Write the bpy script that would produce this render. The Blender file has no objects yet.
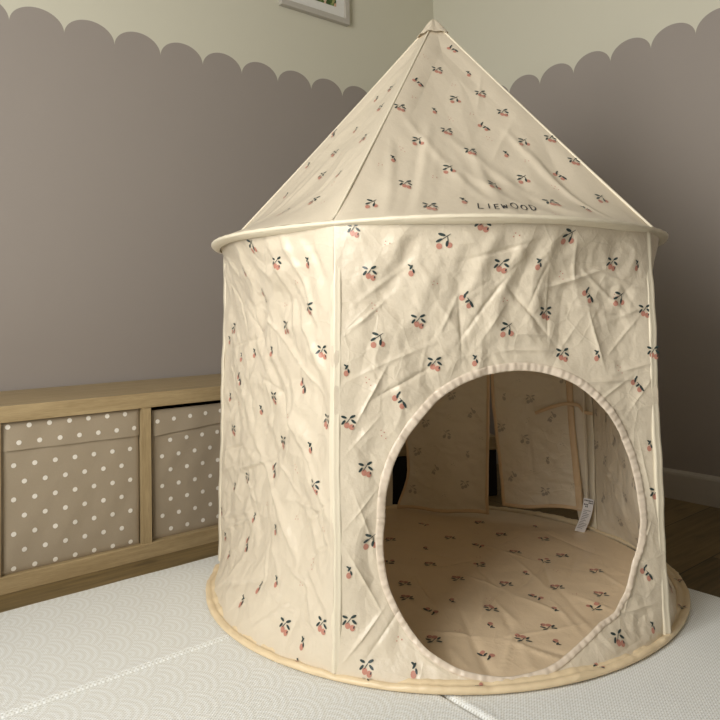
import bpy, math, random
import numpy as np
from mathutils import Matrix, Vector

C = bpy.context.scene.collection
PI = math.pi
rng = np.random.default_rng(7)

# ------------------------------------------------------------------ materials
def new_mat(name):
    m = bpy.data.materials.new(name); m.use_nodes = True
    nt = m.node_tree; nt.nodes.clear()
    out = nt.nodes.new('ShaderNodeOutputMaterial')
    return m, nt, out

class N:
    """small helper to chain math nodes"""
    def __init__(s, nt): s.nt = nt
    def node(s, t, **kw):
        n = s.nt.nodes.new(t)
        for k, v in kw.items(): setattr(n, k, v)
        return n
    def m(s, op, a, b=None, c=None):
        n = s.node('ShaderNodeMath', operation=op)
        for i, v in enumerate((a, b, c)):
            if v is None: continue
            if isinstance(v, (int, float)): n.inputs[i].default_value = v
            else: s.nt.links.new(v, n.inputs[i])
        return n.outputs[0]
    def mix(s, f, a, b):
        n = s.node('ShaderNodeMix', data_type='RGBA')
        for sock, v in ((n.inputs[0], f), (n.inputs[6], a), (n.inputs[7], b)):
            if isinstance(v, (int, float)): sock.default_value = v
            elif isinstance(v, tuple): sock.default_value = (*v, 1)
            else: s.nt.links.new(v, sock)
        return n.outputs[2]
    def obj(s, scale=(1, 1, 1), rot=(0, 0, 0)):
        t = s.node('ShaderNodeTexCoord'); mp = s.node('ShaderNodeMapping')
        mp.inputs['Scale'].default_value = scale; mp.inputs['Rotation'].default_value = rot
        s.nt.links.new(t.outputs['Object'], mp.inputs[0]); return mp.outputs[0]
    def noise(s, vec, scale, detail=3, rough=.5, out=0):
        n = s.node('ShaderNodeTexNoise'); n.inputs['Scale'].default_value = scale
        n.inputs['Detail'].default_value = detail; n.inputs['Roughness'].default_value = rough
        s.nt.links.new(vec, n.inputs['Vector']); return n.outputs[out]
    def ramp(s, f, stops):
        n = s.node('ShaderNodeValToRGB'); r = n.color_ramp
        while len(r.elements) < len(stops): r.elements.new(.5)
        for e, (p, c) in zip(r.elements, stops): e.position = p; e.color = (*c, 1)
        s.nt.links.new(f, n.inputs[0]); return n.outputs[0]
    def bump(s, h, strength, dist):
        n = s.node('ShaderNodeBump'); n.inputs['Strength'].default_value = strength
        n.inputs['Distance'].default_value = dist
        s.nt.links.new(h, n.inputs['Height']); return n.outputs[0]
    def bsdf(s, color, rough=.6, normal=None, spec=.3, metal=0, sheen=0):
        n = s.node('ShaderNodeBsdfPrincipled')
        if isinstance(color, tuple): n.inputs['Base Color'].default_value = (*color, 1)
        else: s.nt.links.new(color, n.inputs['Base Color'])
        if isinstance(rough, (int, float)): n.inputs['Roughness'].default_value = rough
        else: s.nt.links.new(rough, n.inputs['Roughness'])
        n.inputs['Specular IOR Level'].default_value = spec
        n.inputs['Metallic'].default_value = metal
        n.inputs['Sheen Weight'].default_value = sheen
        if normal: s.nt.links.new(normal, n.inputs['Normal'])
        return n.outputs[0]

def simple(name, col, rough=.6, spec=.3, metal=0):
    m, nt, out = new_mat(name); h = N(nt)
    v = h.noise(h.obj(), 60, 2)
    c = h.mix(h.m('MULTIPLY', v, .18), col, tuple(x * .7 for x in col))
    nt.links.new(h.bsdf(c, rough, spec=spec, metal=metal), out.inputs[0]); return m

def cloth(name, col, transl, rough=.37, bump=.55, crease=.5):
    m, nt, out = new_mat(name); h = N(nt)
    v = h.obj()
    n1 = h.noise(v, 38, 4, .62); n2 = h.noise(v, 900, 1)
    c = h.mix(h.m('MULTIPLY', n1, .22), col, tuple(x * y for x, y in zip(col, (.9, .86, .8))))
    hh = h.m('ADD', n1, h.m('MULTIPLY', n2, .02))
    wv = h.node('ShaderNodeVectorMath', operation='ADD'); nz = h.node('ShaderNodeTexNoise'); nz.inputs['Scale'].default_value = 9
    sc_ = h.node('ShaderNodeVectorMath', operation='SCALE'); sc_.inputs['Scale'].default_value = .02
    nt.links.new(v, nz.inputs['Vector']); nt.links.new(nz.outputs['Color'], sc_.inputs[0]); nt.links.new(v, wv.inputs[0]); nt.links.new(sc_.outputs[0], wv.inputs[1])
    vo = h.node('ShaderNodeTexVoronoi', feature='DISTANCE_TO_EDGE'); vo.inputs['Scale'].default_value = 19
    nt.links.new(wv.outputs[0], vo.inputs['Vector'])
    cr = h.m('MULTIPLY', h.m('POWER', 2.718, h.m('MULTIPLY', vo.outputs['Distance'], -26.0)), h.m('SUBTRACT', h.noise(v, 7, 1), .32))
    hh = h.m('ADD', hh, h.m('MULTIPLY', cr, 1.6 * crease))
    nor = h.bump(hh, bump, .004)
    b = h.bsdf(c, rough, nor, spec=.5, sheen=.05)
    t = h.node('ShaderNodeBsdfTranslucent'); nt.links.new(c, t.inputs[0]); nt.links.new(nor, t.inputs[1])
    mx = h.node('ShaderNodeMixShader'); mx.inputs[0].default_value = transl
    nt.links.new(b, mx.inputs[1]); nt.links.new(t.outputs[0], mx.inputs[2])
    nt.links.new(mx.outputs[0], out.inputs[0]); return m

CLOTH = cloth('cream_cloth', (.74, .655, .51), .10)
ROOFC = cloth('roof_cloth', (.74, .655, .51), .10, bump=.2, crease=.25)
SEAM = cloth('seam_tape', (.82, .745, .58), .1, bump=.1)
RIM = cloth('rim_cloth', (.88, .72, .47), .15, bump=.3)
BIND = cloth('binding_tape', (.80, .69, .555), .15, bump=.2)
TAN = cloth('tan_tape', (.74, .55, .34), .15, bump=.1)
SHEET = cloth('groundsheet_cloth', (.80, .635, .43), .05, bump=.3)
PEACH = cloth('peach_print', (.57, .265, .195), .15, bump=0)
LEAF = cloth('leaf_print', (.026, .045, .043), .02, bump=0)
FAINT = cloth('print_showing_through', (.47, .41, .33), .2, bump=0)
INK = simple('black_ink', (.03, .03, .035), .6)

def wood(name, c0, c1, scale=(1, 14, 14), rough=.45, rot=(0, 0, 0)):
    m, nt, out = new_mat(name); h = N(nt)
    v = h.obj(scale, rot)
    a = h.noise(v, 5, 6, .65); b = h.noise(v, 40, 3)
    f = h.m('ADD', h.m('MULTIPLY', a, .7), h.m('MULTIPLY', b, .3))
    c = h.ramp(f, [(.3, c0), (.7, c1)])
    nt.links.new(h.bsdf(c, rough, h.bump(f, .15, .002), spec=.35), out.inputs[0]); return m
OAK = wood('light_oak', (.29, .21, .105), (.47, .36, .20))

def floor_mat():
    m, nt, out = new_mat('dark_plank_floor'); h = N(nt)
    v = h.obj()
    br = h.node('ShaderNodeTexBrick'); br.offset = .37; br.offset_frequency = 2
    for k, x in (('Scale', 1), ('Brick Width', 1.2), ('Row Height', .19), ('Mortar Size', .0015), ('Mortar Smooth', .1), ('Bias', 0)):
        br.inputs[k].default_value = x
    br.inputs['Color1'].default_value = (0, 0, 0, 1); br.inputs['Color2'].default_value = (1, 1, 1, 1)
    br.inputs['Mortar'].default_value = (.3, .3, .3, 1)
    nt.links.new(v, br.inputs[0])
    g = h.noise(h.obj((1.2, 16, 1)), 4, 7, .68); k = h.noise(h.obj((1.4, 3, 1)), 5, 2)
    f = h.m('ADD', h.m('MULTIPLY', g, .7), h.m('MULTIPLY', br.outputs[0], .28))
    c = h.ramp(f, [(.25, (.06, .042, .016)), (.5, (.17, .12, .052)), (.8, (.34, .24, .11))])
    kn = h.ramp(k, [(.60, (0, 0, 0)), (.72, (1, 1, 1))])
    c = h.mix(h.m('MULTIPLY', kn, .5), c, (.035, .022, .012))
    c = h.mix(br.outputs[1], c, (.02, .013, .008))
    nt.links.new(h.bsdf(c, .42, h.bump(g, .15, .001), spec=.4), out.inputs[0]); return m

def paint(name, axis, a, per, zs, hh):
    """white wall with a mauve scalloped lower field"""
    m, nt, out = new_mat(name); h = N(nt)
    g = h.node('ShaderNodeNewGeometry'); sp = h.node('ShaderNodeSeparateXYZ'); nt.links.new(g.outputs['Position'], sp.inputs[0])
    x = h.m('MULTIPLY', sp.outputs[axis], -1.0)
    f = h.m('FRACT', h.m('DIVIDE', h.m('ADD', x, -a + 30 * per), per))
    t = h.m('ADD', h.m('MULTIPLY', f, 2.0), -1.0)
    e = h.m('SQRT', h.m('MAXIMUM', h.m('SUBTRACT', 1.0, h.m('MULTIPLY', t, t)), 0.0))
    top = h.m('ADD', h.m('MULTIPLY', e, hh), zs)
    mask = h.m('LESS_THAN', sp.outputs[2], top)
    pos = g.outputs['Position']
    n = h.noise(pos, 2.2, 2)
    n2 = h.noise(pos, 160, 2)
    white = h.mix(h.m('MULTIPLY', n, .3), (.66, .64, .52), (.62, .60, .49))
    mauve = h.mix(h.m('MULTIPLY', n, .5), (.350, .312, .280), (.332, .296, .262))
    nt.links.new(h.bsdf(h.mix(mask, white, mauve), .75, h.bump(n2, .12, .001), spec=.2), out.inputs[0]); return m

def mat_mat():
    m, nt, out = new_mat('quilted_knit'); h = N(nt)
    g = h.node('ShaderNodeTexCoord'); sp = h.node('ShaderNodeSeparateXYZ'); nt.links.new(g.outputs['Object'], sp.inputs[0])
    R = .058
    u, v = sp.outputs[1], h.m('MULTIPLY', sp.outputs[0], 1.0)
    def fan(k):
        j = h.m('SUBTRACT', h.m('FLOOR', h.m('DIVIDE', v, R / 2)), float(k))
        cy = h.m('MULTIPLY', j, R / 2)
        off = h.m('MULTIPLY', h.m('MODULO', h.m('ADD', j, 1000.0), 2.0), R)
        q = h.m('ADD', u, off)
        du = h.m('SUBTRACT', q, h.m('MULTIPLY', h.m('ROUND', h.m('DIVIDE', q, 2 * R)), 2 * R))
        dv = h.m('SUBTRACT', v, cy)
        return h.m('SQRT', h.m('ADD', h.m('MULTIPLY', du, du), h.m('MULTIPLY', dv, dv)))
    d1, d0 = fan(1), fan(0)
    cov = h.m('LESS_THAN', d1, R)
    d = h.m('ADD', h.m('MULTIPLY', cov, d1), h.m('MULTIPLY', h.m('SUBTRACT', 1.0, cov), d0))
    ring = h.m('ADD', h.m('MULTIPLY', h.m('SINE', h.m('MULTIPLY', d, 2 * PI / .0125)), .5), .5)
    wx = h.m('SINE', h.m('MULTIPLY', sp.outputs[1], 2 * PI / .0052))
    wy = h.m('SINE', h.m('MULTIPLY', sp.outputs[0], 2 * PI / .0066))
    weave = h.m('MULTIPLY', wx, wy)
    stripe = h.m('ADD', h.m('MULTIPLY', wx, .5), .5)
    fade = h.node('ShaderNodeMapRange'); nt.links.new(sp.outputs[0], fade.inputs[0])
    for i, x in ((1, -1.45), (2, -1.15), (3, 1.0), (4, .28)): fade.inputs[i].default_value = x
    amt = h.m('MULTIPLY', h.m('MULTIPLY', ring, .30), fade.outputs[0])
    c = h.mix(amt, (.87, .895, .885), (.58, .55, .45))
    pits = h.m('ADD', h.m('MULTIPLY', h.m('MAXIMUM', h.m('SUBTRACT', weave, -.1), 0.0), .55), h.m('MULTIPLY', stripe, .22))
    c = h.mix(pits, c, (.47, .455, .39))
    hh = h.m('ADD', h.m('MULTIPLY', weave, -.5), h.m('ADD', h.m('MULTIPLY', stripe, .2), h.m('MULTIPLY', ring, -.12)))
    nt.links.new(h.bsdf(c, .8, h.bump(hh, .4, .0012), spec=.15), out.inputs[0]); return m

def boxcloth():
    m, nt, out = new_mat('taupe_box_cloth'); h = N(nt)
    v = h.obj(); n = h.noise(v, 700, 2); b = h.noise(v, 14, 3)
    c = h.mix(n, (.315, .26, .185), (.39, .325, .235))
    nt.links.new(h.bsdf(c, .75, h.bump(b, .35, .006), spec=.2), out.inputs[0]); return m

def art_mat():
    m, nt, out = new_mat('leafy_print'); h = N(nt)
    v = h.obj()
    vo = h.node('ShaderNodeTexVoronoi'); vo.inputs['Scale'].default_value = 70
    nt.links.new(v, vo.inputs[0])
    s = h.node('ShaderNodeSeparateColor'); nt.links.new(vo.outputs['Color'], s.inputs[0])
    c = h.ramp(s.outputs[0], [(0, (.02, .05, .02)), (.4, (.09, .16, .04)), (.62, (.28, .34, .12)), (.8, (.62, .34, .2)), (1, (.7, .6, .45))])
    nt.links.new(h.bsdf(c, .5), out.inputs[0]); return m

# ------------------------------------------------------------------ mesh helpers
def make(name, V, F, mats, parent=None, origin=(0, 0, 0), fm=None, smooth=True):
    me = bpy.data.meshes.new(name)
    V = np.asarray(V, float) - np.asarray(origin, float)
    me.from_pydata(V.tolist(), [], [tuple(int(i) for i in f) for f in F])
    for mt in (mats if isinstance(mats, (list, tuple)) else [mats]): me.materials.append(mt)
    if fm is not None: me.polygons.foreach_set('material_index', np.asarray(fm, dtype=np.int32))
    if smooth: me.polygons.foreach_set('use_smooth', [True] * len(me.polygons))
    me.update()
    o = bpy.data.objects.new(name, me); C.objects.link(o)
    if parent is not None: o.parent = parent
    return o

def empty(name, loc):
    o = bpy.data.objects.new(name, None); C.objects.link(o); o.location = loc; o.empty_display_size = .1; return o

def tag(o, label=None, cat=None, group=None, kind=None):
    for k, v in (('label', label), ('category', cat), ('group', group), ('kind', kind)):
        if v: o[k] = v
    return o

class MB:
    def __init__(s): s.V = []; s.F = []; s.M = []
    def add(s, V, F, m=0):
        o = len(s.V); s.V += [tuple(v) for v in V]; s.F += [tuple(int(i) + o for i in f) for f in F]; s.M += [m] * len(F); return s
    def box(s, x0, y0, z0, x1, y1, z1, m=0, bev=0.0):
        if bev <= 0:
            V = [(x, y, z) for z in (z0, z1) for y in (y0, y1) for x in (x0, x1)]
            F = [(0, 2, 3, 1), (4, 5, 7, 6), (0, 1, 5, 4), (2, 6, 7, 3), (0, 4, 6, 2), (1, 3, 7, 5)]
            return s.add(V, F, m)
        import bmesh
        bm = bmesh.new(); bmesh.ops.create_cube(bm, size=1)
        for v in bm.verts:
            v.co = ((x0 + x1) / 2 + v.co.x * (x1 - x0), (y0 + y1) / 2 + v.co.y * (y1 - y0), (z0 + z1) / 2 + v.co.z * (z1 - z0))
        bmesh.ops.bevel(bm, geom=bm.edges[:], offset=bev, segments=2, affect='EDGES', profile=.5)
        bm.verts.index_update()
        s.add([tuple(v.co) for v in bm.verts], [[v.index for v in f.verts] for f in bm.faces], m); bm.free(); return s
    def grid(s, P, m=0, close_u=False, close_v=False):
        P = np.asarray(P); a, b = P.shape[:2]; F = []
        for i in range(a if close_u else a - 1):
            for j in range(b if close_v else b - 1):
                i2, j2 = (i + 1) % a, (j + 1) % b
                F.append((i * b + j, i2 * b + j, i2 * b + j2, i * b + j2))
        return s.add(P.reshape(-1, 3), F, m)
    def tube(s, pts, r, n=8, m=0, closed=False, flat=1.0, up=(0, 0, 1)):
        pts = np.asarray(pts, float); k = len(pts)
        if closed: T = np.roll(pts, -1, 0) - np.roll(pts, 1, 0)
        else: T = np.gradient(pts, axis=0)
        T /= np.linalg.norm(T, axis=1)[:, None]
        up = np.broadcast_to(np.asarray(up, float), T.shape)
        X = np.cross(T, up); X /= np.linalg.norm(X, axis=1)[:, None]; Y = np.cross(X, T)
        r = np.broadcast_to(np.asarray(r, float), (k,))
        a = np.arange(n) * 2 * PI / n
        P = pts[:, None] + X[:, None] * (np.cos(a)[None, :, None] * r[:, None, None]) + Y[:, None] * (np.sin(a)[None, :, None] * r[:, None, None] * flat)
        s.grid(P, m, closed, True)
        if not closed:
            o = len(s.V) - k * n
            s.F.append(tuple(o + i for i in range(n))[::-1]); s.F.append(tuple(o + (k - 1) * n + i for i in range(n))); s.M += [m, m]
        return s
    def build(s, name, mats, parent=None, origin=(0, 0, 0), smooth=True):
        return make(name, s.V, s.F, mats, parent, origin, s.M, smooth)

def auto_smooth(o, ang=.6):
    me = o.data
    me.set_sharp_from_angle(angle=ang)

# ------------------------------------------------------------------ room
X0, Y0, H = -3.1, -3.7, 2.45
WALLW = simple('taupe_wall_paint', (.34, .30, .26), .8)
CEILM = simple('ceiling_paint', (.42, .40, .36), .85)
TRIMM = simple('white_gloss_trim', (.50, .46, .40), .5)

def slab(name, x0, y0, z0, x1, y1, z1, m):
    o = MB().box(x0, y0, z0, x1, y1, z1).build(name, m, smooth=False); o['kind'] = 'structure'; return o
slab('floor', X0, Y0, -.05, 0, 0, 0, floor_mat())
slab('ceiling', X0, Y0, H, 0, 0, H + .05, CEILM)
slab('wall_left', X0, 0, -.05, .1, .1, H + .05, paint('scalloped_paint_left', 0, .5240, .14965, 1.4673, .058))
slab('wall_right', 0, Y0, -.05, .1, 0, H + .05, paint('scalloped_paint_right', 1, .5547, .14767, 1.4673, .058))
slab('wall_back', X0, Y0 - .1, -.05, .1, Y0, H + .05, WALLW)
# wall with the window, on the far left side of the room
WY0, WY1, WZ0, WZ1 = -2.60, -.50, .60, 1.75
w = MB()
w.box(X0 - .1, Y0 - .1, -.05, X0, .1, WZ0).box(X0 - .1, Y0 - .1, WZ1, X0, .1, H + .05)
w.box(X0 - .1, Y0 - .1, WZ0, X0, WY0, WZ1).box(X0 - .1, WY1, WZ0, X0, .1, WZ1)
o = w.build('wall_side', WALLW, smooth=False); o['kind'] = 'structure'
w = MB()
for a, b in ((WY0, WY0 + .05), (WY1 - .05, WY1), ((WY0 + WY1) / 2 - .03, (WY0 + WY1) / 2 + .03)):
    w.box(X0 - .08, a, WZ0, X0 - .02, b, WZ1)
w.box(X0 - .08, WY0, WZ0, X0 - .02, WY1, WZ0 + .05).box(X0 - .08, WY0, WZ1 - .05, X0 - .02, WY1, WZ1)
w.box(X0 - .1, WY0 - .04, WZ0 - .03, X0 + .08, WY1 + .04, WZ0)
o = w.build('window_1', TRIMM, smooth=False); o['kind'] = 'structure'

def baseboard(name, pts_fn):
    prof = [(0, 0), (.014, 0), (.014, .078), (.012, .085), (.007, .090), (0, .0916)]
    P = np.array([[pts_fn(t, d, z) for d, z in prof] for t in (0, 1)])
    o = MB().grid(P, 0, False, True).build(name, TRIMM, smooth=False); o['kind'] = 'structure'
baseboard('baseboard_right', lambda t, d, z: (-d, -.0 + t * Y0, z))
baseboard('baseboard_left', lambda t, d, z: (X0 * (1 - t), -d, z))

# ------------------------------------------------------------------ framed picture
PIC = empty('framed_picture', (-.656, -.0, 1.757))
tag(PIC, 'pale framed leafy picture hanging high on the left wall above the scallops', 'picture')
px0, px1, pz0, pz1 = -.816, -.496, 1.757, 2.18
O = (-.656, 0, 1.757)
f = MB(); bw = .022
f.box(px0, -.024, pz0, px1, -.001, pz0 + bw, bev=.002).box(px0, -.024, pz1 - bw, px1, -.001, pz1, bev=.002)
f.box(px0, -.0235, pz0 + bw, px0 + bw, -.001, pz1 - bw, bev=.002).box(px1 - bw, -.0235, pz0 + bw, px1, -.001, pz1 - bw, bev=.002)
f.build('frame', simple('pale_grey_frame', (.50, .47, .41), .5), PIC, O, smooth=False)
MB().box(px0 + bw, -.014, pz0 + bw, px1 - bw, -.002, pz1 - bw).build('mount_board', simple('white_mount', (.78, .77, .72), .7), PIC, O, smooth=False)
MB().box(px0 + .062, -.0155, pz0 + .060, px1 - .062, -.0142, pz1 - .06).build('art_print', art_mat(), PIC, O, smooth=False)

# ------------------------------------------------------------------ shelf unit
YF = -.3873; KX = -1.4943; CW = .3251; DV = .02496
cells = [(KX - CW - DV - CW, KX - CW - DV), (KX - CW, KX), (KX + DV, KX + DV + CW), (KX + 2 * DV + CW, KX + 2 * DV + 2 * CW)]
sx0, sx1 = cells[0][0] - .038, cells[3][1] + .038
SH = empty('cube_shelf', ((sx0 + sx1) / 2, -.2, 0)); SO = ((sx0 + sx1) / 2, -.2, 0)
tag(SH, 'low light oak cube shelf lying along the left wall', 'shelf')
def board(name, *a):
    o = MB().box(*a, bev=.0012).build(name, OAK, SH, SO, smooth=False); return o
board('top_board', sx0, YF, .382, sx1, -.017, .42)
board('bottom_board', sx0, YF, 0, sx1, -.017, .038)
OAKV = wood('light_oak_upright', (.29, .21, .105), (.47, .36, .20), (14, 14, 1))
for a, b in ((sx0, cells[0][0]), (cells[3][1], sx1)):
    MB().box(a, YF + .0005, .0381, b, -.017, .3819).build('side_board', OAKV, SH, SO, smooth=False)
for i in range(3):
    MB().box(cells[i][1], YF + .003, .0381, cells[i + 1][0], -.017, .3819).build('divider', OAKV, SH, SO, smooth=False)

# ------------------------------------------------------------------ polka dot boxes
BOXC = boxcloth(); DOT = simple('white_dot_print', (.80, .76, .68), .7); DARK = simple('dark_gap', (.02, .018, .015), .9)
def fan_decal(surf, cx, cy, rx, ry, ang, off, n=12, rings=1):
    """elliptical print lying on a surface given as surf(s, q, off)"""
    S, Q = [cx], [cy]
    ca, sa = math.cos(ang), math.sin(ang)
    for k in range(1, rings + 1):
        for i in range(n):
            t = 2 * PI * i / n; x, y = rx * math.cos(t) * k / rings, ry * math.sin(t) * k / rings
            S.append(cx + x * ca - y * sa); Q.append(cy + x * sa + y * ca)
    F = [(0, 1 + i, 1 + (i + 1) % n) for i in range(n)]
    for k in range(1, rings):
        a, b = 1 + (k - 1) * n, 1 + k * n
        F += [(a + i, b + i, b + (i + 1) % n, a + (i + 1) % n) for i in range(n)]
    return np.array(S), np.array(Q), F, off

def dotted_box(x0, x1, z0, z1, yf, seed, label, dots_fn, band_z, band_sag):
    cx = (x0 + x1) / 2; Oo = (cx, -.2, z0)
    root = empty('storage_box', Oo)
    tag(root, label, 'box', None)
    r = np.random.default_rng(seed); ph = r.uniform(0, 6, 6)
    def face(s, q):
        u = (s - x0) / (x1 - x0); v = (q - z0) / (z1 - z0)
        d = .0016 * np.sin(PI * u) * np.sin(PI * v) + .0010 * np.sin(9 * u + 5 * v + ph[0]) * np.sin(4 * v - 7 * u + ph[1]) + .0006 * np.sin(23 * (u - .6 * v) + ph[2]) * np.sin(5 * v + ph[3])
        e = np.minimum(np.minimum(u, 1 - u) * (x1 - x0), np.minimum(v, 1 - v) * (z1 - z0))
        d = d - .004 * np.exp(-np.maximum(e, 0) / .004)
        return yf - d
    def surf(s, q, off):
        s, q = np.asarray(s, float), np.asarray(q, float)
        return np.stack([s, face(s, q) - off, q], -1)
    mb = MB()
    ss, qq = np.meshgrid(np.linspace(x0, x1, 60), np.linspace(z0, z1, 60), indexing='ij')
    mb.grid(surf(ss, qq, 0), 0)
    yb = -.04; t = .004
    yo = yf + .004
    mb.box(x0, yo + .001, z0, x1, yb, z0 + t).box(x0, yo + .001, z0, x0 + t, yb, z1).box(x1 - t, yo + .001, z0, x1, yb, z1).box(x0, yb - t, z0, x1, yb, z1)
    mb.box(x0, yo + .001, z1 - .002, x1, yo + .005, z1)
    mb.box(x0, yo + .0012, z0, x1, yo + .004, z1 - .001)
    body = mb
    for (a, b) in dots_fn(0):
        if x0 + .004 < a < x1 - .004 and z0 + .004 < b < band_z(a) - .002:
            S, Q, F, off = fan_decal(None, a, b, .0056, .0056, 0, .0008, 14, 1)
            body.add(surf(S, Q, off), F, 1)
    body.build('box_body', [BOXC, DOT], root, Oo)
    b2 = MB(); us = np.linspace(x0 - .0005, x1 + .0005, 60)
    def bsurf(s, q, off):
        s, q = np.asarray(s, float), np.asarray(q, float)
        v = np.clip((q - band_z(s)) / np.maximum(z1 - band_z(s), 1e-4), 0, 1)
        d = .0022 + .0022 * (1 - v) + .0006 * np.sin(s * 60 + ph[4])
        return np.stack([s, face(s, np.minimum(q, z1 - .001)) - d - off, q], -1)
    vv = np.linspace(0, 1, 16); P = np.array([[bsurf(u, band_z(u) + v * (z1 - band_z(u)), 0) for v in vv] for u in us])
    b2.grid(P, 0)
    edge = P[:, 0].copy(); back = edge.copy(); back[:, 1] += .0042; back[:, 2] += .001
    b2.grid(np.stack([edge, back], 1), 0)
    tp = P[:, -1].copy(); tb = tp.copy(); tb[:, 1] = yf + .006
    b2.grid(np.stack([tp, tb], 1), 0)
    for (a, b) in dots_fn(1):
        if x0 + .004 < a < x1 - .004 and band_z(a) + .004 < b < z1 + .003:
            S, Q, F, off = fan_decal(None, a, b, .0056, .0056, 0, .0007, 14, 1)
            Q = np.minimum(Q, z1); b2.add(bsurf(S, Q, off), F, 1)
    b2.build('folded_hem', [BOXC, DOT], root, Oo)
    return root

def dots_left(band):
    out = []
    if not band:
        for j in range(-1, 9):
            z = .2815 - .0388 * j; xo = -1.791 - .0223 * (j % 2) 
            for i in range(-2, 10): out.append((xo + .0449 * i, z))
    else:
        for i in range(-2, 10): out.append((-1.781 + .0449 * i, .333)); out.append((-1.8035 + .0449 * i, .3705))
    return out
def dots_right(band):
    out = []
    if not band:
        for j in range(-1, 9):
            z = .2880 - .0385 * j; xo = -1.458 + .0225 * (j % 2) 
            for i in range(-1, 10): out.append((xo + .0455 * i, z + .2 * .04 * i * .16))
    else:
        for i in range(-1, 9): out.append((-1.448 + .0455 * i, .342 + .0022 * i))
    return out
dotted_box(cells[1][0] + .003, cells[1][1] - .003, .0382, .3795, -.3745, 3, 'taupe fabric box with white dots, filling the leftmost visible shelf cube', dots_left,
           lambda x: .3165 - .004 * (np.asarray(x) + 1.819) / .325, 0)
dotted_box(cells[2][0] + .009, cells[2][1] - .004, .0382, .3710, -.3705, 5, 'taupe fabric box with white dots, partly hidden behind the left side of the tent', dots_right,
           lambda x: .305 + .012 * (np.asarray(x) + 1.457) / .18 , 0)

# ------------------------------------------------------------------ play mat
def build_mat():
    MX0, MX1, MY0, MY1, T = -2.98, -.69, -3.3, -.508, .0115
    seams_x, seams_y = [-2.62, -1.381], [-.93, -2.55]
    def samples(a, b, seams):
        s = set(np.round(np.linspace(a, b, 60), 4))
        for c in seams: s |= set(np.round(c + np.linspace(-.02, .02, 17), 5))
        for c in (a, b): s |= set(np.round([c + (1 if c == a else -1) * d for d in (0, .001, .003, .006, .01)], 5))
        return np.array(sorted(s))
    xs, ys = samples(MX0, MX1, seams_x), samples(MY0, MY1, seams_y)
    X, Y = np.meshgrid(xs, ys, indexing='ij')
    Z = np.full_like(X, T)
    for c in seams_y:
        d = Y - c; Z += -.0055 * np.exp(-(d / .0045) ** 2) + .0008 * np.exp(-((np.abs(d) - .011) / .006) ** 2)
    for c in seams_x:
        d = np.where(Y > -.93, 1.0, X - c); Z += -.0055 * np.exp(-(d / .0045) ** 2) + .0008 * np.exp(-((np.abs(d) - .011) / .006) ** 2)
    e = np.minimum(np.minimum(X - MX0, MX1 - X), np.minimum(Y - MY0, MY1 - Y))
    Z -= .006 * np.exp(-e / .003)
    Z += .0004 * np.sin(X * 31) * np.sin(Y * 23)
    mb = MB(); P = np.stack([X, Y, Z], -1); mb.grid(P)
    for row in (P[0], P[-1], P[:, 0], P[:, -1]):
        low = row.copy(); low[:, 2] = .0003; mb.grid(np.stack([row, low], 1))
    o = mb.build('play_mat', mat_mat())
    tag(o, 'white quilted foam play mat under the tent on the wooden floor', 'mat')
build_mat()

CH = empty('storage_crate', (-.55, -.42, 0)); CH.rotation_euler = (0, 0, math.radians(-25.5))
tag(CH, 'low black crate with a brown wooden top, glimpsed through the back of the tent', 'crate')
MB().box(-.165, -.10, .0005, .235, .14, .152, bev=.004).build('crate_body', simple('black_matt', (.012, .011, .010), .7), CH, smooth=False)
MB().box(-.17, -.105, .1525, .24, .145, .195, bev=.003).build('wooden_top', OAK, CH, smooth=False)

# ------------------------------------------------------------------ TENT
C0 = np.array([-1.023, -.965]); CT = np.array([-1.012, -.966])
APEX = np.array([-1.004, -.980, 1.308])
TB = .014          # level of the groundsheet
TO = (C0[0], C0[1], .0125)
TENT = empty('play_tent', TO)
tag(TENT, 'cream round play tent with peach print, pointed roof and round doorway', 'tent')
ANG = [math.radians(-154.5 + 72 * k) for k in range(5)]
RB, RT = .515, .503
def ringz(a): return .767 - .0086 * np.cos(a) + .004 * np.sin(a)
DB = (0, .007, 0, 0, .012); DT = (0, .006, 0, 0, .008)
def cb(k): a = ANG[k % 5]; return np.array([C0[0] + (RB + DB[k % 5]) * math.cos(a), C0[1] + (RB + DB[k % 5]) * math.sin(a), TB])
def ct(k, r=RT): a = ANG[k % 5]; r = r + DT[k % 5]; return np.array([CT[0] + r * math.cos(a), CT[1] + r * math.sin(a), ringz(a)])

_tabs = {}
def facet(x, y, cell, seed, ang, warp=.35):
    if seed not in _tabs: _tabs[seed] = np.random.default_rng(seed).uniform(-1, 1, (64, 64))
    T = _tabs[seed]; c, s = math.cos(ang), math.sin(ang)
    X = (x * c - y * s) / cell; Y = (x * s + y * c) / cell
    X2 = X + warp * np.sin(1.7 * Y + seed) + .2 * warp * np.sin(3.1 * X + 2 * seed)
    Y2 = Y + warp * np.sin(1.9 * X + 1.3 * seed) + .2 * warp * np.sin(3.7 * Y + seed)
    i, j = np.floor(X2).astype(int), np.floor(Y2).astype(int); fx, fy = X2 - i, Y2 - j
    h = lambda a, b: T[a % 64, b % 64]
    a = h(i, j) + (h(i + 1, j) - h(i, j)) * fx + (h(i, j + 1) - h(i, j)) * fy
    b = h(i + 1, j + 1) + (h(i, j + 1) - h(i + 1, j + 1)) * (1 - fx) + (h(i + 1, j) - h(i + 1, j + 1)) * (1 - fy)
    return np.where(fx + fy < 1, a, b)

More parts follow.
